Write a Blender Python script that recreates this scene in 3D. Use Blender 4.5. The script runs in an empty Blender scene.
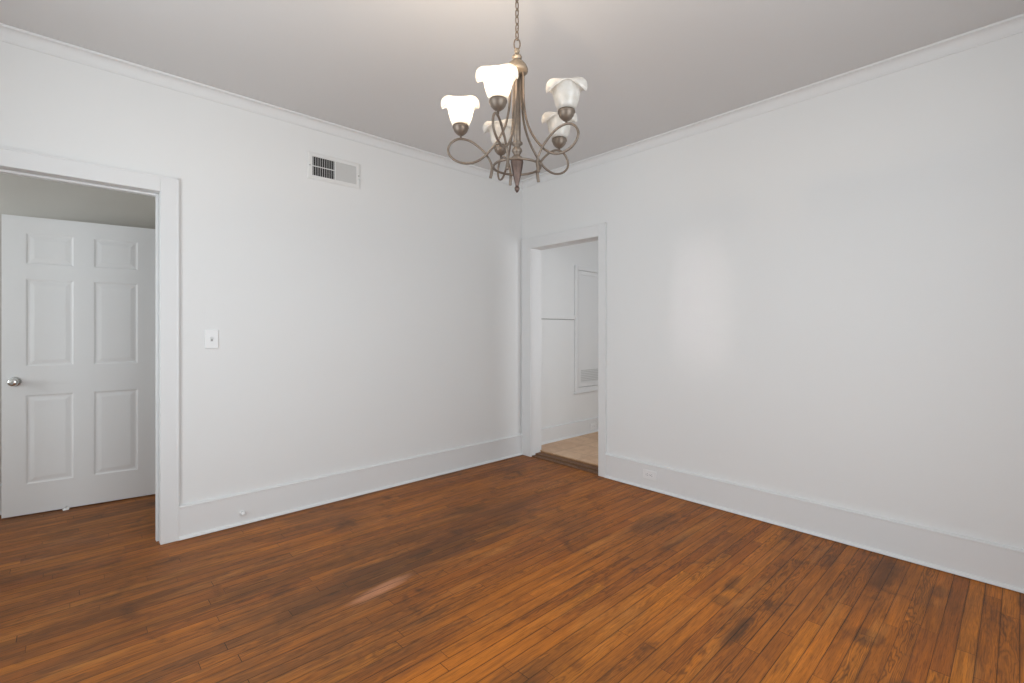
import bpy, bmesh, math, random
from mathutils import Vector, Matrix
random.seed(4)
PI = math.pi
C = bpy.context.scene
COL = C.collection

# ------------------------------------------------------------------ camera, light, exposure
FPX, CAMH, H = 474.0, 1.26, 2.763
CX, CY = -3.358, -3.452
TH = math.radians(47.02)
cd = bpy.data.cameras.new('camera'); cam = bpy.data.objects.new('camera', cd); COL.objects.link(cam)
cd.sensor_width = 36; cd.lens = FPX * 36 / 1024; cd.shift_y = -11.5 / 1024; cd.clip_start = 0.03
cam.location = (CX, CY, CAMH); cam.rotation_euler = (PI / 2, 0, TH - PI / 2)
C.camera = cam
C.view_settings.view_transform = 'Standard'; C.view_settings.look = 'None'
C.view_settings.exposure = 0.10; C.view_settings.gamma = 1; C.view_settings.use_curve_mapping = False
w = bpy.data.worlds.new('sky'); C.world = w; w.use_nodes = True
w.node_tree.nodes['Background'].inputs[0].default_value = (0.75, 0.86, 1, 1)
w.node_tree.nodes['Background'].inputs[1].default_value = 1.0

def area(name, loc, rot, sx, sy, power, col=(0.91, 0.975, 1.0), spread=PI):
    d = bpy.data.lights.new(name, 'AREA'); d.shape = 'RECTANGLE'; d.size = sx; d.size_y = sy
    d.energy = power; d.color = col; d.spread = spread
    o = bpy.data.objects.new(name, d); o.location = loc; o.rotation_euler = rot; COL.objects.link(o); return o
# daylight coming in through the windows behind the camera, plus lamps added to brighten hall and kitchen
area('daylight_south', (-2.35, -4.30, 1.42), (PI / 2, 0, 0), 1.5, 1.9, 39)
area('daylight_west', (-4.24, -1.75, 1.42), (PI / 2, 0, -PI / 2), 1.5, 1.9, 34)
area('hall_fill', (-5.52, 0.72, 1.5), (PI / 2, 0, -PI / 2), 0.7, 1.2, 25)
area('kitchen_fill', (0.62, -2.62, 1.5), (PI / 2, 0, 0), 0.8, 1.2, 25, (0.95, 0.975, 1.0))

area('wall_patch_fill', (-4.16, -1.86, 1.45), (PI / 2, 0, -PI / 2), 0.08, 0.85, 0.10, (1.0, 0.97, 0.90), math.radians(9))  # added narrow lamp that makes the bright patch on the right wall

# ------------------------------------------------------------------ node helpers
def mat(name, col, rough=0.5, metal=0.0, bump=0.0, bscale=200, vary=0.0):
    m = bpy.data.materials.new(name); m.use_nodes = True; nt = m.node_tree; b = nt.nodes['Principled BSDF']
    b.inputs['Base Color'].default_value = (*col, 1); b.inputs['Roughness'].default_value = rough
    b.inputs['Metallic'].default_value = metal
    tc = nt.nodes.new('ShaderNodeTexCoord')
    if bump:
        n = nt.nodes.new('ShaderNodeTexNoise'); n.inputs['Scale'].default_value = bscale
        n.inputs['Detail'].default_value = 3
        nt.links.new(tc.outputs['Object'], n.inputs['Vector'])
        bp = nt.nodes.new('ShaderNodeBump'); bp.inputs['Strength'].default_value = bump; bp.inputs['Distance'].default_value = 0.002
        nt.links.new(n.outputs['Fac'], bp.inputs['Height']); nt.links.new(bp.outputs['Normal'], b.inputs['Normal'])
    if vary:
        n = nt.nodes.new('ShaderNodeTexNoise'); n.inputs['Scale'].default_value = 60; n.inputs['Detail'].default_value = 4
        nt.links.new(tc.outputs['Object'], n.inputs['Vector'])
        mx = nt.nodes.new('ShaderNodeMix'); mx.data_type = 'RGBA'
        mx.inputs[6].default_value = (*[c * (1 - vary) for c in col], 1); mx.inputs[7].default_value = (*[min(1, c * (1 + vary)) for c in col], 1)
        nt.links.new(n.outputs['Fac'], mx.inputs[0]); nt.links.new(mx.outputs[2], b.inputs['Base Color'])
    return m

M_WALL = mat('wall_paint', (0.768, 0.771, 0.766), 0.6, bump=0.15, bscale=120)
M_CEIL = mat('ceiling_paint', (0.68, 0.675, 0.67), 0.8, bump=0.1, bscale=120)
M_TRIM = mat('trim_gloss_paint', (0.742, 0.745, 0.745), 0.55, bump=0.03, bscale=40)
M_DOOR = mat('door_paint', (0.82, 0.815, 0.81), 0.5, bump=0.05, bscale=80)
M_HALL = mat('hall_paint', (0.66, 0.63, 0.58), 0.7, bump=0.1, bscale=120)
M_PLATE = mat('white_plastic', (0.80, 0.80, 0.80), 0.35, vary=0.01)
M_DARK = mat('dark_hole', (0.03, 0.03, 0.03), 0.7, vary=0.1)
M_DUCT = mat('duct_interior', (0.035, 0.035, 0.035), 0.9, vary=0.1)
M_VENT = mat('vent_enamel', (0.74, 0.74, 0.73), 0.4, vary=0.02)
M_DAMP = mat('vent_damper_enamel', (0.56, 0.56, 0.55), 0.5, vary=0.03)
M_CHROME = mat('satin_nickel', (0.80, 0.80, 0.79), 0.16, 0.9, vary=0.02)
M_SLOT = mat('shadow_slot', (0.42, 0.42, 0.41), 0.6, vary=0.05)
M_SCREW = mat('screw_metal', (0.3, 0.29, 0.28), 0.35, 1.0, vary=0.05)
M_BRONZE = mat('antique_bronze', (0.19, 0.150, 0.118), 0.42, 0.45, vary=0.35)
M_BRONZE2 = mat('red_bronze', (0.095, 0.06, 0.048), 0.42, 0.6, vary=0.35)
M_GOLD = mat('rubbed_gold', (0.27, 0.22, 0.165), 0.45, 0.5, vary=0.35)
M_THRESH = mat('threshold_wood', (0.17, 0.085, 0.043), 0.6, bump=0.3, bscale=60, vary=0.4)
M_TILEEDGE = mat('tile_underlay', (0.36, 0.19, 0.09), 0.6, vary=0.3)

def nodes_for(name):
    m = bpy.data.materials.new(name); m.use_nodes = True
    return m, m.node_tree, m.node_tree.nodes['Principled BSDF']

class G:
    """tiny helper to write node maths"""
    def __init__(s, nt): s.nt = nt
    def n(s, t): return s.nt.nodes.new(t)
    def put(s, sock, v):
        if isinstance(v, (int, float)): sock.default_value = v
        elif isinstance(v, tuple): sock.default_value = v
        else: s.nt.links.new(v, sock)
    def m(s, op, a, b=0.0, c=0.0):
        q = s.n('ShaderNodeMath'); q.operation = op
        s.put(q.inputs[0], a); s.put(q.inputs[1], b); s.put(q.inputs[2], c); return q.outputs[0]
    def vec(s, x, y, z=0.0):
        q = s.n('ShaderNodeCombineXYZ'); s.put(q.inputs[0], x); s.put(q.inputs[1], y); s.put(q.inputs[2], z); return q.outputs[0]
    def white(s, v):
        q = s.n('ShaderNodeTexWhiteNoise'); q.noise_dimensions = '3D'; s.put(q.inputs['Vector'], v); return q.outputs['Value']
    def noise(s, v, scale, detail=3, rough=0.5, dist=0.0):
        q = s.n('ShaderNodeTexNoise'); s.put(q.inputs['Vector'], v); q.inputs['Scale'].default_value = scale
        q.inputs['Detail'].default_value = detail; q.inputs['Roughness'].default_value = rough; q.inputs['Distortion'].default_value = dist
        return q.outputs['Fac']
    def mr(s, v, a, b, c=0.0, d=1.0, smooth=False):
        q = s.n('ShaderNodeMapRange'); s.put(q.inputs[0], v)
        q.inputs[1].default_value = a; q.inputs[2].default_value = b; q.inputs[3].default_value = c; q.inputs[4].default_value = d
        if smooth: q.interpolation_type = 'SMOOTHSTEP'
        return q.outputs[0]
    def ramp(s, v, stops):
        q = s.n('ShaderNodeValToRGB'); s.put(q.inputs[0], v); cr = q.color_ramp
        while len(cr.elements) < len(stops): cr.elements.new(0.5)
        for e, (p, c) in zip(cr.elements, stops): e.position = p; e.color = (*c, 1)
        return q.outputs[0]
    def mix(s, f, a, b, mode='MIX'):
        q = s.n('ShaderNodeMix'); q.data_type = 'RGBA'; q.blend_type = mode
        s.put(q.inputs[0], f); s.put(q.inputs[6], a); s.put(q.inputs[7], b); return q.outputs[2]

STAINS = [(-0.972, -3.016, 0.07, 0.06, 0.55), (-0.255, -2.97, 0.22, 0.07, 0.5), (-0.298, -3.188, 0.07, 0.04, 0.45), (-1.303, -2.646, 0.16, 0.028, 0.7), (-0.947, -2.472, 0.12, 0.025, 0.6), (-0.686, -2.054, 0.2, 0.03, 0.55), (-2.021, -2.239, 0.2, 0.05, 0.6), (-0.565, -1.825, 0.25, 0.1, 0.45), (-1.956, -1.209, 0.75, 0.16, 0.5), (-1.419, -0.962, 0.8, 0.25, 0.35), (-0.313, -2.74, 0.1, 0.03, 0.45), (-2.721, -0.906, 0.6, 0.08, 0.4), (-1.14, -2.495, 0.05, 0.05, 0.4), (-3.069, -0.698, 0.5, 0.06, 0.35)]
GLOW_AND_ORANGE = [(-2.12, -2.054, 0.42, 0.09, 0.8), (-2.388, -1.968, 0.3, 0.05, 0.6), (-1.611, -2.265, 0.5, 0.15, 0.4), (-1.588, -1.9, 0.7, 0.06, 0.45), (-1.32, -2.878, 0.5, 0.12, 0.35), (-0.594, -2.479, 0.3, 0.06, 0.4)]  # orange patches; the first ones paint window glow into the floor colour
def floor_material():
    m, nt, b = nodes_for('old_oiled_strip_floor'); g = G(nt)
    tc = g.n('ShaderNodeTexCoord'); sp = g.n('ShaderNodeSeparateXYZ'); nt.links.new(tc.outputs['Object'], sp.inputs[0])
    X, Y = sp.outputs[0], sp.outputs[1]
    P = g.vec(X, Y)
    W = 0.0575
    v = g.m('DIVIDE', Y, W); row = g.m('FLOOR', v); fv = g.m('FRACT', v)
    off = g.white(g.vec(row, 3.7)); ln = g.m('MULTIPLY_ADD', g.white(g.vec(row, 9.1)), 0.5, 0.75)
    u = g.m('DIVIDE', g.m('MULTIPLY_ADD', off, 5.0, X), ln); cell = g.m('FLOOR', u); fu = g.m('FRACT', u)
    r1 = g.white(g.vec(row, cell, 1.0)); r2 = g.white(g.vec(row, cell, 2.0)); r3 = g.white(g.vec(row, cell, 3.0))
    # grain: fine streaks along the board, plus cathedral rings on plain-sawn boards
    gx = g.m('MULTIPLY_ADD', r1, 37.0, g.m('MULTIPLY', X, 2.6)); gy = g.m('MULTIPLY_ADD', r2, 11.0, g.m('MULTIPLY', Y, 60.0))
    fine = g.noise(g.vec(gx, gy), 1.0, 6, 0.62, 0.3)
    finer = g.noise(g.vec(g.m('MULTIPLY', gx, 2.5), g.m('MULTIPLY', gy, 4.0)), 1.0, 4, 0.6)
    yc = g.m('SUBTRACT', fv, g.m('MULTIPLY_ADD', r3, 0.7, 0.15))
    wob = g.noise(g.vec(g.m('MULTIPLY_ADD', r2, 50.0, g.m('MULTIPLY', X, 3.5)), g.m('MULTIPLY', Y, 22.0)), 1.0, 3, 0.5)
    par = g.m('ADD', g.m('MULTIPLY', g.m('MULTIPLY', yc, yc), 9.0), g.m('MULTIPLY', wob, 7.0))
    ring = g.m('MULTIPLY_ADD', g.m('SINE', g.m('MULTIPLY', g.m('ADD', par, g.m('MULTIPLY', X, g.m('MULTIPLY_ADD', r1, 3.0, 1.0))), 7.0)), 0.5, 0.5)
    ring = g.m('POWER', ring, 2.2)
    plain = g.mr(r3, 0.35, 0.7)
    base = g.ramp(r1, [(0.0, (0.47, 0.133, 0.017)), (0.35, (0.58, 0.174, 0.019)), (0.8, (0.66, 0.203, 0.02)), (1.0, (0.75, 0.248, 0.024))])
    col = g.mix(g.mr(fine, 0.35, 0.68), g.mix(0.5, base, (0.12, 0.042, 0.014, 1)), base)
    col = g.mix(g.m('MULTIPLY', g.m('MULTIPLY', ring, plain), 0.62), col, (0.085, 0.032, 0.013, 1))
    col = g.mix(g.m('MULTIPLY', g.mr(finer, 0.52, 0.7), 0.35), col, (0.07, 0.028, 0.013, 1))
    # broad traffic wear: orange field and greyed, darkened boards
    pw = g.vec(g.m('MULTIPLY', X, 0.75), g.m('MULTIPLY', Y, 1.25))
    big = g.noise(pw, 1.5, 5, 0.6, 0.6)
    mid = g.noise(g.vec(g.m('MULTIPLY', X, 1.6), g.m('MULTIPLY', Y, 4.5)), 1.6, 4, 0.6, 0.4)
    toward = g.mr(g.m('ADD', g.m('MULTIPLY', X, 0.5), g.m('MULTIPLY', Y, -1.0)), -0.4, 1.5, 0.0, 1.0, True)
    worn = g.m('ADD', g.mr(big, 0.40, 0.66, 0.0, 0.75), g.m('MULTIPLY', g.m('SUBTRACT', 1.0, toward), 0.55))
    worn = g.m('MULTIPLY', worn, g.mr(mid, 0.30, 0.62, 0.35, 1.0)); worn = g.m('MINIMUM', worn, 1.0)
    col = g.mix(g.m('MULTIPLY', worn, 0.66), col, (0.150, 0.074, 0.034, 1))
    blot = g.noise(P, 5.5, 4, 0.6, 0.5)
    col = g.mix(g.m('MULTIPLY', g.mr(blot, 0.56, 0.74, 0.0, 1.0, True), 0.55), col, (0.045, 0.028, 0.02, 1))
    # individual stains and bright orange patches; the near-centre ones paint in window glow
    warp = g.noise(g.vec(g.m('MULTIPLY', X, 5.0), g.m('MULTIPLY', Y, 14.0), 31.0), 1.0, 4, 0.65)
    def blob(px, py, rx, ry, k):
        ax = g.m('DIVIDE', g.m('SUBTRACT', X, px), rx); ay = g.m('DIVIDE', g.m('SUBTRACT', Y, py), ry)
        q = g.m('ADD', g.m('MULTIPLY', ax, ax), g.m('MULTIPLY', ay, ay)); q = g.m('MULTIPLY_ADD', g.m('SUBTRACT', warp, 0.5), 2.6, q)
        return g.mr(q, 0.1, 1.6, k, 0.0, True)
    for a in STAINS: col = g.mix(blob(*a), col, (0.062, 0.034, 0.02, 1))
    for a in GLOW_AND_ORANGE: col = g.mix(blob(*a), col, g.mix(fine, (0.38, 0.115, 0.016, 1), (0.72, 0.225, 0.028, 1)))
    # long smoky streaks that run over several boards, and short dark burns along the joints
    st = g.noise(g.vec(g.m('MULTIPLY', X, 1.1), g.m('MULTIPLY', Y, 13.0), 4.0), 1.3, 5, 0.68, 0.5)
    col = g.mix(g.m('MULTIPLY', g.mr(st, 0.48, 0.68), 0.42), col, (0.11, 0.046, 0.019, 1))
    st2 = g.noise(g.vec(g.m('MULTIPLY', X, 2.6), g.m('MULTIPLY', Y, 30.0), 9.0), 1.2, 4, 0.65, 0.3)
    col = g.mix(g.m('MULTIPLY', g.mr(st2, 0.60, 0.72), 0.65), col, (0.035, 0.02, 0.014, 1))
    pale = g.noise(g.vec(g.m('MULTIPLY', X, 1.4), g.m('MULTIPLY', Y, 10.0), 21.0), 1.1, 4, 0.6, 0.3)
    col = g.mix(g.m('MULTIPLY', g.mr(pale, 0.56, 0.72), 0.5), col, (0.62, 0.24, 0.05, 1))
    # a pale pinkish streak along the boards, ragged at the edge
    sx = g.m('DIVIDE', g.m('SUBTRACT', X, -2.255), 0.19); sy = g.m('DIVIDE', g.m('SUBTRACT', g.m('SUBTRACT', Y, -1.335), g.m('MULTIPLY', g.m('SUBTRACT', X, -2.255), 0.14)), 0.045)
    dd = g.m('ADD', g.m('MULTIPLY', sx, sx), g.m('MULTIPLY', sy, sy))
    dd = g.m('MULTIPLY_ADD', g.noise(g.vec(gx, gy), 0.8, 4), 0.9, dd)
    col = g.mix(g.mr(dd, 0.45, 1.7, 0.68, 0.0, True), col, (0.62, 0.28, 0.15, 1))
    por = g.noise(g.vec(g.m('MULTIPLY_ADD', r1, 19.0, g.m('MULTIPLY', X, 9.0)), g.m('MULTIPLY', Y, 330.0)), 1.0, 3, 0.7)
    col = g.mix(g.m('MULTIPLY', g.mr(por, 0.50, 0.62), 0.42), col, (0.06, 0.024, 0.012, 1))
    # joints
    dv = g.m('MULTIPLY', g.m('MINIMUM', fv, g.m('SUBTRACT', 1.0, fv)), W)
    du = g.m('MULTIPLY', g.m('MINIMUM', fu, g.m('SUBTRACT', 1.0, fu)), ln)
    gapw = g.m('MULTIPLY_ADD', g.white(g.vec(row, 5.0)), 0.0012, 0.0009)
    j = g.m('MAXIMUM', g.m('SUBTRACT', 1.0, g.m('DIVIDE', dv, gapw)), g.m('SUBTRACT', 1.0, g.m('DIVIDE', du, 0.0015)))
    j = g.m('MAXIMUM', j, 0.0); j = g.m('MINIMUM', g.m('MULTIPLY', j, 2.0), 1.0)
    soft = g.mr(dv, 0.0, 0.006, 1.0, 0.0)
    col = g.mix(g.m('MULTIPLY', soft, g.mr(g.noise(g.vec(g.m('MULTIPLY', X, 1.5), row, 2.0), 1.7, 2), 0.35, 0.7, 0.05, 0.6)), col, (0.05, 0.022, 0.012, 1))
    col = g.mix(g.m('MULTIPLY', j, g.mr(g.noise(g.vec(g.m('MULTIPLY', X, 1.1), row, 7.0), 1.7, 2), 0.35, 0.6, 0.35, 0.95)), col, (0.018, 0.01, 0.007, 1))
    nt.links.new(col, b.inputs['Base Color'])
    rg = g.m('MULTIPLY_ADD', mid, 0.22, 0.30); rg = g.m('MULTIPLY_ADD', fine, 0.08, rg)
    nt.links.new(rg, b.inputs['Roughness'])
    b.inputs['Specular IOR Level'].default_value = 0.17
    hh = g.m('SUBTRACT', g.m('MULTIPLY', fine, 0.25), g.m('MAXIMUM', j, g.m('MULTIPLY', soft, 0.3)))
    hh = g.m('MULTIPLY_ADD', r2, 0.25, hh)
    bp = g.n('ShaderNodeBump'); bp.inputs['Strength'].default_value = 0.5; bp.inputs['Distance'].default_value = 0.0012
    nt.links.new(hh, bp.inputs['Height']); nt.links.new(bp.outputs['Normal'], b.inputs['Normal'])
    return m
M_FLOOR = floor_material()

def tile_material():
    m, nt, b = nodes_for('tan_kitchen_tile'); g = G(nt)
    tc = g.n('ShaderNodeTexCoord'); bt = g.n('ShaderNodeTexBrick'); nt.links.new(tc.outputs['Object'], bt.inputs['Vector'])
    bt.offset = 0.0; bt.inputs['Scale'].default_value = 1; bt.inputs['Brick Width'].default_value = 0.305; bt.inputs['Row Height'].default_value = 0.305
    bt.inputs['Mortar Size'].default_value = 0.004; bt.inputs['Color1'].default_value = (0.62, 0.39, 0.23, 1)
    bt.inputs['Color2'].default_value = (0.70, 0.47, 0.29, 1); bt.inputs['Mortar'].default_value = (0.48, 0.31, 0.20, 1)
    n = g.noise(tc.outputs['Object'], 9, 5, 0.65, 0.6)
    col = g.mix(g.mr(n, 0.4, 0.7, 0.0, 0.55), bt.outputs['Color'], (0.42, 0.23, 0.13, 1))
    nt.links.new(col, b.inputs['Base Color']); b.inputs['Roughness'].default_value = 0.4
    return m
M_TILE = tile_material()

def glass_material():
    m = bpy.data.materials.new('frosted_tulip_glass'); m.use_nodes = True; nt = m.node_tree; g = G(nt)
    nt.nodes.remove(nt.nodes['Principled BSDF']); out = nt.nodes['Material Output']
    tc = g.n('ShaderNodeTexCoord'); n = g.noise(tc.outputs['Object'], 22, 4, 0.6, 1.2)
    col = g.ramp(n, [(0.3, (0.80, 0.77, 0.72)), (0.65, (0.93, 0.92, 0.90))])
    d = g.n('ShaderNodeBsdfDiffuse'); t = g.n('ShaderNodeBsdfTranslucent'); tr = g.n('ShaderNodeBsdfTransparent'); gl = g.n('ShaderNodeBsdfGlossy')
    for q in (d, t): nt.links.new(col, q.inputs['Color'])
    tr.inputs['Color'].default_value = (0.95, 0.94, 0.92, 1); gl.inputs['Roughness'].default_value = 0.2
    def ms(f, a, bb):
        q = g.n('ShaderNodeMixShader'); g.put(q.inputs[0], f); nt.links.new(a, q.inputs[1]); nt.links.new(bb, q.inputs[2]); return q.outputs[0]
    s = ms(0.55, d.outputs[0], t.outputs[0]); s = ms(0.22, s, tr.outputs[0]); s = ms(0.05, s, gl.outputs[0])
    nt.links.new(s, out.inputs['Surface']); return m
M_GLASS = glass_material()

def bulb_material(name, strength):
    m, nt, b = nodes_for(name); b.inputs['Base Color'].default_value = (0.9, 0.89, 0.86, 1); b.inputs['Roughness'].default_value = 0.3
    if strength:
        b.inputs['Emission Color'].default_value = (1, 0.86, 0.70, 1); b.inputs['Emission Strength'].default_value = strength
    return m
M_BULB_ON = bulb_material('lit_bulb', 7.0); M_BULB_OFF = bulb_material('unlit_bulb', 0)

# ------------------------------------------------------------------ mesh helpers
def add_box(bm, x0, x1, y0, y1, z0, z1):
    vs = [bm.verts.new((x, y, z)) for x in (x0, x1) for y in (y0, y1) for z in (z0, z1)]
    for f in ((0, 1, 3, 2), (4, 6, 7, 5), (0, 4, 5, 1), (2, 3, 7, 6), (0, 2, 6, 4), (1, 5, 7, 3)):
        bm.faces.new([vs[i] for i in f])

def obj(name, bm, m, parent=None, smooth=False, bevel=0, kind=None, loc=None):
    bmesh.ops.recalc_face_normals(bm, faces=bm.faces)
    me = bpy.data.meshes.new(name); bm.to_mesh(me); bm.free(); me.materials.append(m)
    if smooth:
        for p in me.polygons: p.use_smooth = True
    o = bpy.data.objects.new(name, me); COL.objects.link(o); o.parent = parent
    if loc: o.location = loc
    if bevel:
        b = o.modifiers.new('bevel', 'BEVEL'); b.width = bevel; b.segments = 2; b.limit_method = 'ANGLE'
    if kind: o['kind'] = kind
    return o

def boxes(name, lst, m, parent=None, bevel=0, kind=None):
    bm = bmesh.new()
    for b in lst: add_box(bm, *b)
    return obj(name, bm, m, parent, bevel=bevel, kind=kind)

def extrude_profile(bm, prof, a, b, n):
    """prof: list of (offset along n, z); swept straight from point a to b (xy). n = unit xy vector out of the wall"""
    ra = [bm.verts.new((a[0] + n[0] * o, a[1] + n[1] * o, z)) for o, z in prof]
    rb = [bm.verts.new((b[0] + n[0] * o, b[1] + n[1] * o, z)) for o, z in prof]
    k = len(prof)
    for i in range(k): bm.faces.new((ra[i], ra[(i + 1) % k], rb[(i + 1) % k], rb[i]))
    bm.faces.new(ra); bm.faces.new(rb[::-1])

def add_lathe(bm, prof, seg=24, M=None, cap=True):
    M = M or Matrix(); rings = []
    for r, z in prof:
        rings.append([bm.verts.new(M @ Vector((r * math.cos(2 * PI * i / seg), r * math.sin(2 * PI * i / seg), z))) for i in range(seg)])
    for a, b in zip(rings, rings[1:]):
        for i in range(seg): bm.faces.new((a[i], a[(i + 1) % seg], b[(i + 1) % seg], b[i]))
    if cap: bm.faces.new(rings[0][::-1]); bm.faces.new(rings[-1])

def spline(pts, n=8, closed=False):
    P = [Vector(p) for p in pts]; out = []; k = len(P)
    for i in range(k if closed else k - 1):
        p0 = P[(i - 1) % k] if closed else P[max(i - 1, 0)]; p1 = P[i]; p2 = P[(i + 1) % k] if closed else P[min(i + 1, k - 1)]
        p3 = P[(i + 2) % k] if closed else P[min(i + 2, k - 1)]
        for j in range(n):
            t = j / n
            out.append(0.5 * ((2 * p1) + (p2 - p0) * t + (2 * p0 - 5 * p1 + 4 * p2 - p3) * t * t + (3 * p1 - p0 - 3 * p2 + p3) * t ** 3))
    if not closed: out.append(P[-1].copy())
    return out

def add_tube(bm, pts, r, seg=8, closed=False):
    pts = [Vector(p) for p in pts]; n = len(pts); rings = []; up = None
    for i, p in enumerate(pts):
        a = pts[(i - 1) % n] if (closed or i > 0) else p; b = pts[(i + 1) % n] if (closed or i < n - 1) else p
        t = (b - a).normalized()
        if up is None:
            up = t.orthogonal().normalized()
        up = (up - t * up.dot(t)).normalized(); s = t.cross(up)
        rr = r[i] if isinstance(r, (list, tuple)) else r
        rings.append([bm.verts.new(p + (up * math.cos(2 * PI * k / seg) + s * math.sin(2 * PI * k / seg)) * rr) for k in range(seg)])
    m = n if closed else n - 1
    for i in range(m):
        A, B = rings[i], rings[(i + 1) % n]
        for k in range(seg): bm.faces.new((A[k], A[(k + 1) % seg], B[(k + 1) % seg], B[k]))
    if not closed: bm.faces.new(rings[0][::-1]); bm.faces.new(rings[-1])

def empty(name, loc, rotz=0):
    o = bpy.data.objects.new(name, None); COL.objects.link(o); o.location = loc; o.rotation_euler = (0, 0, rotz); o.empty_display_size = 0.1
    return o
def tag(o, label, cat, group=None):
    o['label'] = label; o['category'] = cat
    if group: o['group'] = group
    return o

# ------------------------------------------------------------------ room shell
XW, YS = -4.12, -4.18          # west and south walls
T = 0.13
# opening in the left wall (to the hall) and in the right wall (to the kitchen)
LX0, LX1, LZ = -3.79, -2.972, 2.072
RY0, RY1, RZ = -0.961, -0.137, 2.070
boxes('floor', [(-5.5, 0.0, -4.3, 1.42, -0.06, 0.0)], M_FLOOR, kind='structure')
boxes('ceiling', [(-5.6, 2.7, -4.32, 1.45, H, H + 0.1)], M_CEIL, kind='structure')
boxes('wall_left', [(-5.5, LX0 - 0.015, 0, T, 0, H), (LX0 - 0.015, LX1 + 0.015, 0, T, LZ + 0.015, H), (LX1 + 0.015, 0.0, 0, T, 0, H)], M_WALL, kind='structure')
boxes('wall_right', [(0, 0.14, RY1 + 0.015, 0.03, 0, H), (0, 0.14, RY0 - 0.015, RY1 + 0.015, RZ + 0.015, H), (0, 0.14, YS, RY0 - 0.015, 0, H)], M_WALL, kind='structure')
def wall_hole(name, axis, p0, p1, a0, a1, h0, h1, z0, z1, m=None):
    L = [(a0, h0, 0, H), (h1, a1, 0, H), (h0, h1, 0, z0), (h0, h1, z1, H)]
    bm = bmesh.new()
    for s, e, za, zb in L:
        if axis == 'x': add_box(bm, s, e, p0, p1, za, zb)
        else: add_box(bm, p0, p1, s, e, za, zb)
    return obj(name, bm, m or M_WALL, kind='structure')
WZ0, WZ1 = 0.42, 2.42
wall_hole('wall_rear', 'x', YS - 0.12, YS, XW - 0.12, 0.14, -3.15, -1.55, WZ0, WZ1)
wall_hole('wall_west', 'y', XW - 0.12, XW, YS, 0.0, -2.55, -0.95, WZ0, WZ1)
def window(name, axis, p, a0, a1, z0, z1, inward):
    """casing, sill, two sashes with muntins around the opening"""
    bm = bmesh.new(); e = 0.03 * inward
    def bx(s, t, za, zb, d0, d1):
        if axis == 'x': add_box(bm, s, t, min(d0, d1), max(d0, d1), za, zb)
        else: add_box(bm, min(d0, d1), max(d0, d1), s, t, za, zb)
    c = 0.09
    bx(a0 - c, a0, z0 - c, z1 + c, p, p + 0.02 * inward); bx(a1, a1 + c, z0 - c, z1 + c, p, p + 0.02 * inward)
    bx(a0, a1, z1, z1 + c, p, p + 0.02 * inward); bx(a0, a1, z0 - c, z0, p, p + 0.02 * inward)
    bx(a0 - c, a1 + c, z0 - 0.02, z0, p + 0.02 * inward, p + 0.06 * inward)
    o = obj(name, bm, M_TRIM, kind='structure', bevel=0.003)
    bm = bmesh.new(); q = p - 0.04 * inward
    zm = (z0 + z1) / 2
    for s, t, za, zb in ((a0, a0 + .05, z0, z1), (a1 - .05, a1, z0, z1), (a0 + .05, a1 - .05, z0, z0 + .06), (a0 + .05, a1 - .05, z1 - .05, z1), (a0 + .05, a1 - .05, zm - .02, zm + .02), ((a0 + a1) / 2 - .02, (a0 + a1) / 2 + .02, z0, z1)):
        bx(s, t, za, zb, q - 0.02, q + 0.02)
    obj('window_frame', bm, M_TRIM, o)
    return o
window('window_1', 'x', YS, -3.15, -1.55, WZ0, WZ1, 1)
window('window_2', 'y', XW, -2.55, -0.95, WZ0, WZ1, 1)

# hall behind the left doorway
HX = -2.84; HY = 1.30
boxes('wall_hall_back', [(-5.5, HX, HY, HY + 0.12, 0, H)], M_HALL, kind='structure')
boxes('wall_hall_end', [(HX, HX + 0.12, T, 0.16, 0, H), (HX, HX + 0.12, 0.16, 1.02, 2.06, H), (HX, HX + 0.12, 1.02, HY + 0.12, 0, H),
                        (HX + 0.12, -1.6, HY + 0.0, HY + 0.12, 0, H), (-1.6, -1.5, T, HY + 0.12, 0, H)], M_HALL, kind='structure')
wall_hole('wall_hall_west', 'y', -5.5, -5.38, T, HY, 0.37, 1.07, 0.9, 2.1, M_HALL)
window('unseen_window_3', 'y', -5.38, 0.37, 1.07, 0.9, 2.1, 1)  # unseen window, put in for the added hall lamp
# kitchen behind the right doorway
KZ = 0.046; KY = 0.03; KX0 = 0.125
boxes('wall_kitchen_left', [(0.0, 2.6, KY, T, 0, H)], M_WALL, kind='structure')
boxes('wall_kitchen_east', [(2.5, 2.6, -2.6, KY, 0, H)], M_WALL, kind='structure')
wall_hole('wall_kitchen_rear', 'x', -2.6, -2.5, 0.14, 2.6, 0.25, 1.05, 0.9, 2.1)
window('unseen_window_4', 'x', -2.5, 0.25, 1.05, 0.9, 2.1, 1)  # unseen window, placed to suit the added kitchen lamp
boxes('floor_kitchen_underlay', [(KX0 + 0.004, 2.5, -2.5, KY, -0.06, KZ - 0.010)], M_TILEEDGE, kind='structure')
boxes('floor_kitchen', [(KX0 - 0.006, 2.5, RY0, RY1, KZ - 0.010, KZ), (0.14, 2.5, -2.5, RY0, KZ - 0.010, KZ), (0.14, 2.5, RY1, KY, KZ - 0.010, KZ)], M_TILE, kind='structure', bevel=0.002)

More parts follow.
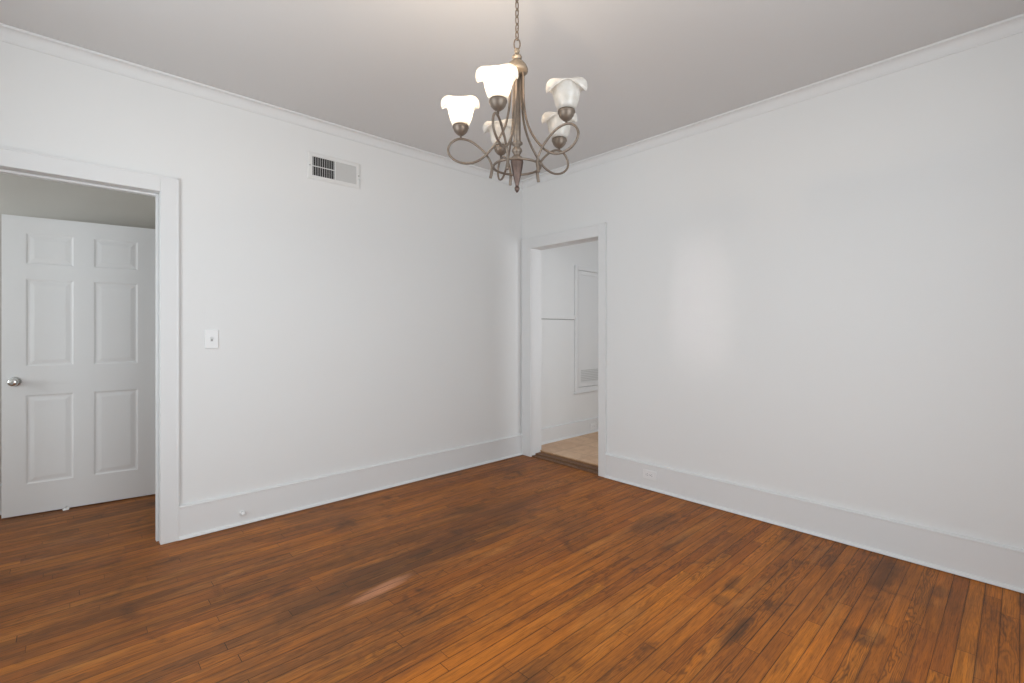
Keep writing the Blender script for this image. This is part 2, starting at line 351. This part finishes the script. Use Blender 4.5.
# ------------------------------------------------------------------ baseboards, crown, casings
BH = 0.205
base_prof = [(0, 0.0), (0.018, 0.0), (0.018, BH - 0.016), (0.0215, BH - 0.013), (0.0205, BH - 0.006), (0.013, BH - 0.002), (0.006, BH), (0, BH)]
shoe_prof = [(0.018, 0.004)] + [(0.018 + 0.015 * math.cos(a), 0.004 + 0.018 * math.sin(a)) for a in [i * PI / 12 for i in range(0, 7)]]
def baseboard(name, runs):
    bm = bmesh.new()
    for a, b, n in runs: extrude_profile(bm, base_prof, a, b, n)
    o = obj(name, bm, M_TRIM, kind='structure')
    bm = bmesh.new()
    for a, b, n in runs: extrude_profile(bm, shoe_prof, a, b, n)
    obj('shoe_moulding', bm, M_TRIM, o)
    return o
CW = 0.0895
baseboard('baseboard_left', [((LX1 + CW, 0), (-0.001, 0), (0, -1)), ((XW + .001, 0), (LX0 - CW, 0), (0, -1))])
baseboard('baseboard_right', [((0, YS + .001), (0, RY0 - 0.076), (-1, 0))])
baseboard('baseboard_rear', [((XW + .04, YS), (-0.04, YS), (0, 1))])
baseboard('baseboard_west', [((XW, YS + .001), (XW, -0.04), (1, 0))])
baseboard('baseboard_hall', [((-5.3, HY), (HX - 0.001, HY), (0, -1))])
kb = bmesh.new()
kprof = [(o, z * 0.8 + KZ) for o, z in base_prof]
extrude_profile(kb, kprof, (0.141, KY), (2.5, KY), (0, -1))
extrude_profile(kb, [(o, z + KZ - 0.004) for o, z in shoe_prof], (0.141, KY), (2.5, KY), (0, -1))
obj('baseboard_kitchen', kb, M_TRIM, kind='structure')

CR, CP = 0.068, 0.050
crown_prof = [(0, H - CR), (0.006, H - CR), (0.0065, H - CR + 0.006)]
for i in range(0, 9):
    a = i / 8 * PI / 2
    crown_prof.append((0.008 + (CP - 0.016) * (1 - math.cos(a)), H - CR + 0.008 + (CR - 0.018) * math.sin(a)))
crown_prof += [(CP - 0.006, H - 0.013), (CP - 0.001, H - 0.011), (CP, H - 0.004), (CP - 0.001, H), (0, H)]
def crown(name, a, b, n):
    bm = bmesh.new(); extrude_profile(bm, crown_prof, a, b, n); return obj(name, bm, M_TRIM, kind='structure')
crown('trim_1', (XW, 0), (-0.0005, 0), (0, -1)); crown('trim_2', (0, YS), (0, -0.0005), (-1, 0))
crown('trim_3', (XW, YS), (0, YS), (0, 1)); crown('trim_4', (XW, YS), (XW, 0), (1, 0))

def casing(name, axis, p, n, a0, a1, zt, w0, w1, depth, thick, stop_at, z0=0.0, wt=None):
    """flat casing with a thin back band around an opening a0..a1 tall zt, plus the jamb lining and its stop"""
    bm = bmesh.new()
    def bx(s, t, d0, d1, za, zb):
        d0, d1 = sorted((d0, d1))
        if axis == 'x': add_box(bm, s, t, d0, d1, za, zb)
        else: add_box(bm, d0, d1, s, t, za, zb)
    f = p + n * 0.019; f2 = p + n * 0.0215; rv = 0.0
    zo = zt + (wt or w1)
    bx(a0 - w0, a0 - rv, p, f, 0, zo); bx(a1 + rv, a1 + w1, p, f, 0, zo); bx(a0 - rv, a1 + rv, p, f, zt, zo)
    o = obj(name, bm, M_TRIM, kind='structure', bevel=0.003)
    bm = bmesh.new(); bb = 0.010
    if w0 > 0.05: bx(a0 - w0 - 0.001, a0 - w0 + bb, p, f2, 0, zo)
    bx(a1 + w1 - bb, a1 + w1 + 0.001, p, f2, 0, zo); bx(a0 - w0, a1 + w1, p, f2, zo - bb, zo + 0.001)
    obj('back_band', bm, M_TRIM, o, bevel=0.002)
    bm = bmesh.new(); q = p - n * depth
    bx(a0 - 0.015, a0, p, q, z0, zt); bx(a1, a1 + 0.015, p, q, z0, zt); bx(a0 - 0.015, a1 + 0.015, p, q, zt, zt + 0.015)
    obj('jamb', bm, M_TRIM, o, bevel=0.001)
    if stop_at:
        s0, s1 = p - n * stop_at[0], p - n * stop_at[1]
        bm = bmesh.new()
        bx(a0, a0 + 0.012, s0, s1, z0, zt); bx(a1 - 0.012, a1, s0, s1, z0, zt); bx(a0 + .012, a1 - .012, s0, s1, zt - 0.012, zt)
        obj('door_stop_strip', bm, M_TRIM, o, bevel=0.002)
    return o
casing('trim_5', 'x', 0, -1, LX0, LX1, LZ, CW, CW, T, 0.02, (0.055, 0.095), wt=0.094)
cz = casing('trim_6', 'y', 0, -1, RY0, RY1, RZ, 0.076, 0.128, 0.14, 0.02, None, wt=0.108)
# casing around the small doorway at the end of the hall
bmh = bmesh.new()
add_box(bmh, HX - 0.018, HX, 0.14, 0.17, 0, 2.15); add_box(bmh, HX - 0.018, HX, 1.03, 1.11, 0, 2.15); add_box(bmh, HX - 0.018, HX, 0.17, 1.03, 2.06, 2.15)
obj('trim_7', bmh, M_TRIM, kind='structure', bevel=0.002)

# threshold between the rooms: dark stained strips stepping up to the tile
boxes('trim_8', [(0.0, 0.050, RY0, RY1, -0.005, 0.012), (0.050, 0.119, RY0, RY1, -0.005, 0.026)], M_THRESH, kind='structure', bevel=0.003)

# ------------------------------------------------------------------ hall door leaf
def panel_door(width, height, thick, cols, rows):
    bm = bmesh.new()
    xs = sorted({0, width, *[c for p in cols for c in p]}); zs = sorted({0, height, *[c for p in rows for c in p]})
    def is_panel(i, k): return any(abs(xs[i] - a) < 1e-6 for a, b in cols) and any(abs(zs[k] - a) < 1e-6 for a, b in rows)
    for side in (0, 1):
        y = -thick / 2 if side == 0 else thick / 2; s = 1 if side == 0 else -1
        for i in range(len(xs) - 1):
            for k in range(len(zs) - 1):
                x0, x1, z0, z1 = xs[i], xs[i + 1], zs[k], zs[k + 1]
                def ring(d, dy): return [bm.verts.new(c) for c in ((x0 + d, y + s * dy, z0 + d), (x1 - d, y + s * dy, z0 + d), (x1 - d, y + s * dy, z1 - d), (x0 + d, y + s * dy, z1 - d))]
                if not is_panel(i, k): bm.faces.new(ring(0, 0)); continue
                R = [ring(0, 0), ring(0.004, 0.001), ring(0.010, 0.0038), ring(0.016, 0.0042), ring(0.021, 0.0042), ring(0.042, 0.0012), ring(0.046, 0.001)]
                for a, b in zip(R, R[1:]):
                    for q in range(4): bm.faces.new((a[q], a[(q + 1) % 4], b[(q + 1) % 4], b[q]))
                bm.faces.new(R[-1])
    for a, b in (((0, 0), (width, 0)), ((width, 0), (width, height)), ((width, height), (0, height)), ((0, height), (0, 0))):
        bm.faces.new([bm.verts.new(c) for c in ((a[0], -thick / 2, a[1]), (b[0], -thick / 2, b[1]), (b[0], thick / 2, b[1]), (a[0], thick / 2, a[1]))])
    bmesh.ops.remove_doubles(bm, verts=bm.verts, dist=1e-5)
    return bm
DW = 0.82
dbm = panel_door(DW, 2.022, 0.035, [(0.114, 0.356), (0.462, 0.713)], [(0.205, 0.81), (1.004, 1.60), (1.70, 1.912)])
e0, e1 = Vector((-3.690, 1.180, 0)), Vector((-2.875, 1.070, 0))
dv = (e1 - e0).normalized()
door = obj('door_1', dbm, M_DOOR, kind='structure', loc=(e0.x, e0.y, 0.008)); door.rotation_euler = (0, 0, math.atan2(dv.y, dv.x))
kbm = bmesh.new(); MX = Matrix.Rotation(PI / 2, 4, 'X')
add_lathe(kbm, [(0.033, 0), (0.033, 0.004), (0.029, 0.009), (0.013, 0.012), (0.011, 0.03), (0.016, 0.036), (0.025, 0.042), (0.028, 0.050), (0.026, 0.059), (0.018, 0.065), (0.006, 0.067)], 28, Matrix.Translation((0.063, -0.0175, 0.905)) @ MX)
kn = obj('door_handle', kbm, M_CHROME, door, smooth=True); kn['label'] = 'round satin nickel door knob'
hbm = bmesh.new()
for z in (0.2, 1.0, 1.82):
    add_lathe(hbm, [(0.007, 0), (0.007, 0.09)], 12, Matrix.Translation((DW + 0.008, 0.012, z)))
    add_box(hbm, DW - 0.002, DW + 0.006, -0.012, 0.014, z, z + 0.09)
hg = obj('hinge', hbm, M_CHROME, door)

# little torn scrap caught under the door
sb = bmesh.new()
pts = [(0, 0, 0), (.030, -.006, .002), (.034, .006, .012), (.020, .012, .022), (.024, .004, .034), (.010, .002, .016), (-.004, .008, .006)]
top = [sb.verts.new(p) for p in pts]; bot = [sb.verts.new((p[0], p[1] + .0012, p[2] + .0004)) for p in pts]
sb.faces.new(top); sb.faces.new(bot[::-1])
for i in range(len(pts)): sb.faces.new((top[i], top[(i + 1) % len(pts)], bot[(i + 1) % len(pts)], bot[i]))
sc = obj('paper_scrap', sb, M_PLATE, loc=(-3.395, 1.095, 0.001)); tag(sc, 'tiny torn scrap of white paper on the hall floor under the open door', 'paper')

# ------------------------------------------------------------------ wall things
def wall_vent():
    x0, x1, z0, z1 = -2.128, -1.732, 2.337, 2.532
    t = empty('air_vent', ((x0 + x1) / 2, 0, (z0 + z1) / 2)); tag(t, 'white metal air register high on left wall, louvres open on one half', 'vent')
    hx, hz = (x1 - x0) / 2, (z1 - z0) / 2
    bx, bz = 0.034, 0.030
    fb = bmesh.new()
    # frame with sloping outer edge
    def ring(dx, dz, y): return [fb.verts.new(c) for c in ((-hx + dx, y, -hz + dz), (hx - dx, y, -hz + dz), (hx - dx, y, hz - dz), (-hx + dx, y, hz - dz))]
    R = [ring(0, 0, 0), ring(0, 0, -0.004), ring(0.012, 0.012, -0.009), ring(bx, bz, -0.009), ring(bx, bz, -0.001)]
    for a, b in zip(R, R[1:]):
        for q in range(4): fb.faces.new((a[q], a[(q + 1) % 4], b[(q + 1) % 4], b[q]))
    obj('frame', fb, M_VENT, t)
    L0, L1, Z0, Z1 = -hx + bx, hx - bx, -hz + bz, hz - bz
    boxes('backing', [(L0, L1, -0.0012, -0.0004, Z0, Z1)], M_DUCT, t)
    boxes('divider', [(-0.004, 0.004, -0.010, -0.001, Z0, Z1)], M_VENT, t)
    n = 10
    for i in range(n):                         # open half: slim upright louvres
        x = L0 + (i + 0.5) * (-0.004 - L0) / n
        bm = bmesh.new(); add_box(bm, -0.0009, 0.0009, -0.008, -0.0015, Z0, Z1)
        bmesh.ops.rotate(bm, verts=bm.verts, cent=(0, -0.005, 0), matrix=Matrix.Rotation(-0.5, 3, 'Z'))
        bmesh.ops.translate(bm, verts=bm.verts, vec=(x, 0, 0)); obj('louvre', bm, M_VENT, t)
    boxes('crossbar', [(L0, -0.004, -0.0062, -0.0042, -0.003, 0.003)], M_VENT, t)
    for i in range(n):                         # other half: louvres tilted shut against the view
        x = 0.004 + (i + 0.5) * (L1 - 0.004) / n; hw = (L1 - 0.004) / n / 2 + 0.0003
        bm = bmesh.new(); add_box(bm, -hw, hw, -0.0052, -0.0042, Z0, Z1)
        bmesh.ops.rotate(bm, verts=bm.verts, cent=(0, -0.0047, 0), matrix=Matrix.Rotation(-0.12, 3, 'Z'))
        bmesh.ops.translate(bm, verts=bm.verts, vec=(x, 0, 0)); o = obj('louvre', bm, M_DAMP, t); o['label'] = 'grey louvre turned shut'
    for x in (-hx + 0.016, hx - 0.016):
        bm = bmesh.new(); add_lathe(bm, [(0.0045, 0), (0.0045, 0.001), (0.002, 0.0022)], 12, Matrix.Translation((x, -0.009, 0)) @ MX); obj('screw', bm, M_SCREW, t, smooth=True)
    bm = bmesh.new(); add_box(bm, hx - 0.011, hx - 0.006, -0.018, -0.008, -0.034, -0.022); obj('lever', bm, M_VENT, t, bevel=0.001)
wall_vent()

def light_switch():
    t = empty('light_switch', (-2.711, 0, 1.203)); tag(t, 'white single toggle light switch plate on wall beside left doorway', 'light switch')
    bm = bmesh.new(); add_box(bm, -0.0365, 0.0365, -0.0065, 0, -0.0585, 0.0585); obj('plate', bm, M_PLATE, t, bevel=0.0035)
    bm = bmesh.new(); add_box(bm, -0.0065, 0.0065, -0.0072, -0.006, -0.0135, 0.0135); obj('slot', bm, M_SLOT, t)
    bm = bmesh.new(); add_box(bm, -0.0048, 0.0048, -0.020, -0.006, -0.004, 0.006)
    bmesh.ops.rotate(bm, verts=bm.verts, cent=(0, -0.006, 0), matrix=Matrix.Rotation(-0.5, 3, 'X')); obj('toggle', bm, M_PLATE, t, bevel=0.0012)
    for z in (-0.030, 0.030):
        bm = bmesh.new(); add_lathe(bm, [(0.003, 0), (0.003, 0.0006), (0.0015, 0.0012)], 10, Matrix.Translation((0, -0.0065, z)) @ MX); obj('screw', bm, M_PLATE, t)
light_switch()

def outlet(name, loc, rotz, label, dark):
    """duplex outlet lying sideways on a baseboard; local -Y points out of the wall"""
    t = empty(name, loc, rotz); tag(t, label, 'outlet')
    bm = bmesh.new(); add_box(bm, -0.0585, 0.0585, -0.006, 0, -0.0365, 0.0365); obj('plate', bm, M_PLATE, t, bevel=0.003)
    for s in (-1, 1):
        bm = bmesh.new(); add_lathe(bm, [(0.0172, 0), (0.0172, 0.002)], 24, Matrix.Translation((s * 0.0195, -0.006, 0)) @ MX)
        f = obj('socket_face', bm, M_PLATE, t, bevel=0.0008)
        b2 = bmesh.new()
        add_box(b2, s * 0.0195 - 0.001, s * 0.0195 + 0.007, -0.0084, -0.0078, 0.0055, 0.0075)
        add_box(b2, s * 0.0195 - 0.001, s * 0.0195 + 0.007, -0.0084, -0.0078, -0.0075, -0.0055)
        add_lathe(b2, [(0.0024, 0), (0.0024, 0.0004)], 10, Matrix.Translation((s * 0.0195 - 0.008, -0.008, 0)) @ MX)
        obj('slots', b2, dark, f)
    bm = bmesh.new(); add_lathe(bm, [(0.003, 0), (0.003, 0.0006), (0.001, 0.001)], 10, Matrix.Translation((0, -0.006, 0)) @ MX); obj('screw', bm, M_SCREW, t)
    return t
outlet('wall_outlet', (-0.018, -1.460, 0.119), -PI / 2, 'white duplex outlet set sideways in the tall baseboard of the right wall', M_DARK)
outlet('wall_outlet', (1.19, KY - 0.018, 0.118), 0, 'white outlet on the kitchen baseboard seen through the far doorway', M_DARK)

def base_bumper():
    t = empty('door_bumper', (-2.545, -0.018, 0.078)); tag(t, 'small round white door bumper on the left baseboard near the doorway', 'door bumper')
    bm = bmesh.new(); add_lathe(bm, [(0.016, 0), (0.016, 0.003), (0.013, 0.005)], 20, MX); obj('base_plate', bm, M_PLATE, t)
    bm = bmesh.new(); add_lathe(bm, [(0.010, 0.005), (0.010, 0.018), (0.0125, 0.020), (0.0135, 0.026), (0.012, 0.032), (0.007, 0.035)], 20, MX); obj('rubber_tip', bm, M_PLATE, t, smooth=True)
base_bumper()

def kitchen_cabinet():
    """shallow recessed cupboard with a louvred lower grille on the kitchen wall"""
    x0, x1, z0, z1 = 0.855, 1.62, 0.545, 2.00
    t = empty('wall_cupboard', ((x0 + x1) / 2, KY, z0)); tag(t, 'tall shallow white wall cupboard with framed door and low grille in the kitchen', 'cupboard')
    W = (x1 - x0) / 2; Hh = z1 - z0
    bm = bmesh.new(); c = 0.052
    for b in ((-W, -W + c, -0.022, 0, 0, Hh), (W - c, W, -0.022, 0, 0, Hh), (-W + c, W - c, -0.022, 0, Hh - c, Hh), (-W + c, W - c, -0.022, 0, 0, c)): add_box(bm, *b)
    obj('frame', bm, M_TRIM, t, bevel=0.003)
    bm = bmesh.new(); add_box(bm, -W - 0.01, W + 0.01, -0.034, -0.001, -0.014, 0.002); obj('sill', bm, M_TRIM, t, bevel=0.003)
    s = W - c - 0.009; zb, zt = c + 0.006, Hh - c - 0.005; st = 0.045
    bm = bmesh.new()
    for b in ((-s, -s + st, -0.016, 0, zb, zt), (s - st, s, -0.016, 0, zb, zt), (-s + st, s - st, -0.016, 0, zt - st, zt), (-s + st, s - st, -0.016, 0, zb, zb + st),
              (-s + st, s - st, -0.008, 0, zb + st, zt - st)): add_box(bm, *b)
    dr = obj('door', bm, M_TRIM, t, bevel=0.002)
    boxes('gap_shadow', [(-s - 0.008, s + 0.008, -0.0006, -0.0001, c + 0.001, Hh - c - 0.001)], M_SLOT, t)  # dark sheet that paints the shadow in the door gap
    bm = bmesh.new(); add_box(bm, -s + st, s - st, -0.012, -0.008, 1.375 - z0 - 0.003, 1.375 - z0 + 0.003); obj('panel_batten', bm, M_TRIM, dr)
    g0, g1 = 0.655 - z0, 0.795 - z0
    boxes('grille_backing', [(-s + st + .004, s - st - .004, -0.0095, -0.008, g0, g1)], M_DAMP, dr)
    for i in range(7):
        z = g0 + (i + 0.5) * (g1 - g0) / 7
        bm = bmesh.new(); add_box(bm, -s + st + .004, s - st - .004, -0.017, -0.0095, z - 0.0065, z - 0.0015); obj('grille_slat', bm, M_TRIM, dr)
kitchen_cabinet()
# thin cover strips along the board joint of the kitchen wall
boxes('trim_9', [(0.14, 0.870, KY - 0.014, KY, 1.382, 1.425)], M_WALL, kind='structure', bevel=0.002)
boxes('trim_10', [(0.14, 0.870, KY - 0.004, KY, 1.374, 1.382)], mat('open_joint', (0.30, 0.30, 0.29), 0.8, vary=0.1), kind='structure')

# ------------------------------------------------------------------ chandelier
CHX, CHY = CX + 1.885 * math.cos(TH) + 0.020 * math.sin(TH), CY + 1.885 * math.sin(TH) - 0.020 * math.cos(TH)
ch = empty('chandelier', (CHX, CHY, 0), TH - PI / 2); tag(ch, 'bronze five-arm chandelier with looped arms and frosted tulip shades', 'chandelier')
# ceiling canopy
bm = bmesh.new(); add_lathe(bm, [(0.0, H - 0.045), (0.012, H - 0.044), (0.02, H - 0.036), (0.045, H - 0.028), (0.060, H - 0.012), (0.063, H - 0.0005)][::-1][:-1] + [(0.004, H - 0.046)], 28)
obj('ceiling_canopy', bm, M_BRONZE, ch, smooth=True)
# chain
ztop, zbot = H - 0.046, 2.415
nl = 10; pitch = (ztop - zbot) / nl
for i in range(nl):
    zc = zbot + (i + 0.5) * pitch; hl = pitch / 2 + 0.0028; hw = 0.007
    pts = []
    for k in range(16):
        a = 2 * PI * k / 16; xx = hw * math.cos(a); zz = math.copysign(min(abs(math.sin(a)) ** 0.8, 1) * hl, math.sin(a))
        pts.append((xx, 0, zz))
    bm = bmesh.new(); R = Matrix.Rotation(PI / 4 + (PI / 2 if i % 2 else 0), 4, 'Z')
    add_tube(bm, [Matrix.Translation((0, 0, zc)) @ R @ Vector(p) for p in pts], 0.0026, 8, closed=True)
    obj('chain_link', bm, M_BRONZE, ch, smooth=True)
bm = bmesh.new()
wire = [(0.006 * math.cos(i * 0.9), 0.006 * math.sin(i * 0.9), zbot + (ztop - zbot) * i / 40) for i in range(41)]
add_tube(bm, wire, 0.0012, 6); obj('cord', bm, M_GOLD, ch, smooth=True)
# hanging loop and turned top
bm = bmesh.new(); add_tube(bm, [(0.012 * math.cos(a), 0, 2.396 + 0.022 * math.sin(a)) for a in [2 * PI * k / 20 for k in range(20)]], 0.003, 8, closed=True)
obj('hanging_loop', bm, M_BRONZE, ch, smooth=True)
bm = bmesh.new(); add_lathe(bm, [(0.004, 2.380), (0.009, 2.377), (0.012, 2.370), (0.009, 2.362), (0.008, 2.357), (0.016, 2.351), (0.020, 2.345), (0.018, 2.338), (0.012, 2.334), (0.016, 2.330),
                                 (0.028, 2.322), (0.038, 2.310), (0.044, 2.294), (0.043, 2.286), (0.036, 2.280), (0.018, 2.282), (0.012, 2.276)], 28)
obj('top_cap', bm, M_GOLD, ch, smooth=True)
bm = bmesh.new(); add_lathe(bm, [(0.0145, 2.285), (0.0145, 2.005), (0.0115, 2.0)], 20); obj('stem', bm, M_BRONZE, ch, smooth=True)
bm = bmesh.new(); add_lathe(bm, [(0.012, 2.008), (0.022, 2.004), (0.023, 1.999), (0.014, 1.993), (0.012, 1.987), (0.019, 1.979), (0.021, 1.971), (0.017, 1.963), (0.013, 1.958), (0.014, 1.950),
                                 (0.022, 1.946), (0.024, 1.941), (0.022, 1.936)], 24)
obj('collar', bm, M_BRONZE, ch, smooth=True)
bm = bmesh.new(); add_lathe(bm, [(0.024, 1.937), (0.025, 1.926), (0.022, 1.905), (0.016, 1.875), (0.010, 1.848), (0.007, 1.835), (0.006, 1.832), (0.0095, 1.827), (0.0105, 1.821), (0.008, 1.814), (0.002, 1.806)], 8)
obj('finial', bm, M_BRONZE2, ch)
bm = bmesh.new(); add_tube(bm, [(0.094 * math.cos(a), 0.094 * math.sin(a), 1.908) for a in [2 * PI * k / 48 for k in range(48)]], 0.0048, 8, closed=True)
obj('ring', bm, M_BRONZE, ch, smooth=True)

arm_pts = [(0.024, 2.292), (0.027, 2.250), (0.028, 2.19), (0.033, 2.13), (0.046, 2.072), (0.072, 2.018), (0.110, 1.968), (0.150, 1.934), (0.195, 1.921), (0.238, 1.930), (0.266, 1.952), (0.274, 1.978),
           (0.262, 2.004), (0.238, 2.019), (0.212, 2.020), (0.182, 2.010), (0.150, 1.987), (0.124, 1.960), (0.107, 1.932), (0.099, 1.908), (0.102, 1.884), (0.106, 1.866)]
def make_arm(k, ang, lit, phase):
    a = empty('arm', (0, 0, 0), ang); a.parent = ch
    # slight sideways offset so that the strand passes beside itself where it crosses
    path = []
    for i, (r, z) in enumerate(arm_pts):
        t = i / (len(arm_pts) - 1); path.append((r, 0.006 * (1 if t < 0.45 else -1) * (1 - abs(t - 0.45) * 0.2) * min(1, abs(t - 0.5) * 4), z))
    bm = bmesh.new(); pth = spline(path, 6); add_tube(bm, pth, [0.0047] * (len(pth) - 15) + [0.0052] * 3 + [0.0062] * 12, 8)
    o = obj('arm', bm, M_BRONZE, ch, smooth=True); o.rotation_euler = (0, 0, ang); bpy.data.objects.remove(a)
    R = 0.224; z0 = 2.021
    bm = bmesh.new(); add_lathe(bm, [(0.004, z0), (0.004, z0 + 0.012), (0.010, z0 + 0.013), (0.019, z0 + 0.020), (0.0265, z0 + 0.029), (0.0300, z0 + 0.039), (0.0305, z0 + 0.041), (0.0325, z0 + 0.042), (0.0325, z0 + 0.047), (0.0305, z0 + 0.048), (0.0305, z0 + 0.053), (0.027, z0 + 0.053)], 24, Matrix.Translation((R, 0, 0)))
    obj('cup', bm, M_BRONZE, o, smooth=True)
    # ruffled tulip shade
    zb = z0 + 0.052; seg = 64
    lobe = [(0.030, 0), (0.036, 0.012), (0.042, 0.028), (0.0455, 0.044), (0.048, 0.058), (0.051, 0.072), (0.056, 0.086), (0.063, 0.095), (0.071, 0.0955), (0.077, 0.089), (0.0795, 0.078), (0.079, 0.064), (0.075, 0.053)]
    vall = [(0.030, 0), (0.036, 0.012), (0.042, 0.028), (0.0455, 0.044), (0.047, 0.056), (0.0485, 0.067), (0.0505, 0.075), (0.053, 0.082), (0.055, 0.085), (0.0575, 0.086), (0.060, 0.086), (0.0625, 0.085), (0.064, 0.082)]
    bm = bmesh.new(); rings = []
    for (rl, zl), (rv, zv) in zip(lobe, vall):
        ring = []
        for s in range(seg):
            p = 2 * PI * s / seg; wv = (0.5 + 0.5 * math.cos(3 * (p - phase))) ** 0.95
            r = rv + (rl - rv) * wv; z = zv + (zl - zv) * wv
            ring.append(bm.verts.new((R + r * math.cos(p), r * math.sin(p), zb + z)))
        rings.append(ring)
    for A, B in zip(rings, rings[1:]):
        for s in range(seg): bm.faces.new((A[s], A[(s + 1) % seg], B[(s + 1) % seg], B[s]))
    sh = obj('shade', bm, M_GLASS, o, smooth=True)
    sd = sh.modifiers.new('thickness', 'SOLIDIFY'); sd.thickness = 0.0025; sd.offset = 0
    bm = bmesh.new(); add_lathe(bm, [(0.012, zb), (0.012, zb + 0.022), (0.014, zb + 0.030), (0.019, zb + 0.042), (0.021, zb + 0.054), (0.019, zb + 0.066), (0.012, zb + 0.076), (0.004, zb + 0.080)], 16, Matrix.Translation((R, 0, 0)))
    bl = obj('bulb', bm, M_BULB_ON if lit else M_BULB_OFF, o, smooth=True)
    if lit:
        sh['label'] = 'brightly lit shade'; bl['label'] = 'glowing bulb'
        d = bpy.data.lights.new('bulb_light', 'POINT'); d.energy = 4.6; d.color = (1.0, 0.80, 0.60); d.shadow_soft_size = 0.01
        lo = bpy.data.objects.new('bulb_light', d); COL.objects.link(lo); lo.parent = o; lo.location = (R, 0, zb + 0.092)
    return o
for k in range(5):
    make_arm(k, math.radians(180 + 72 * k), k in (0, 1), math.radians([210 - 180, 320 - 252, 205 - 324, 205 - 36, 195 - 108][k]))
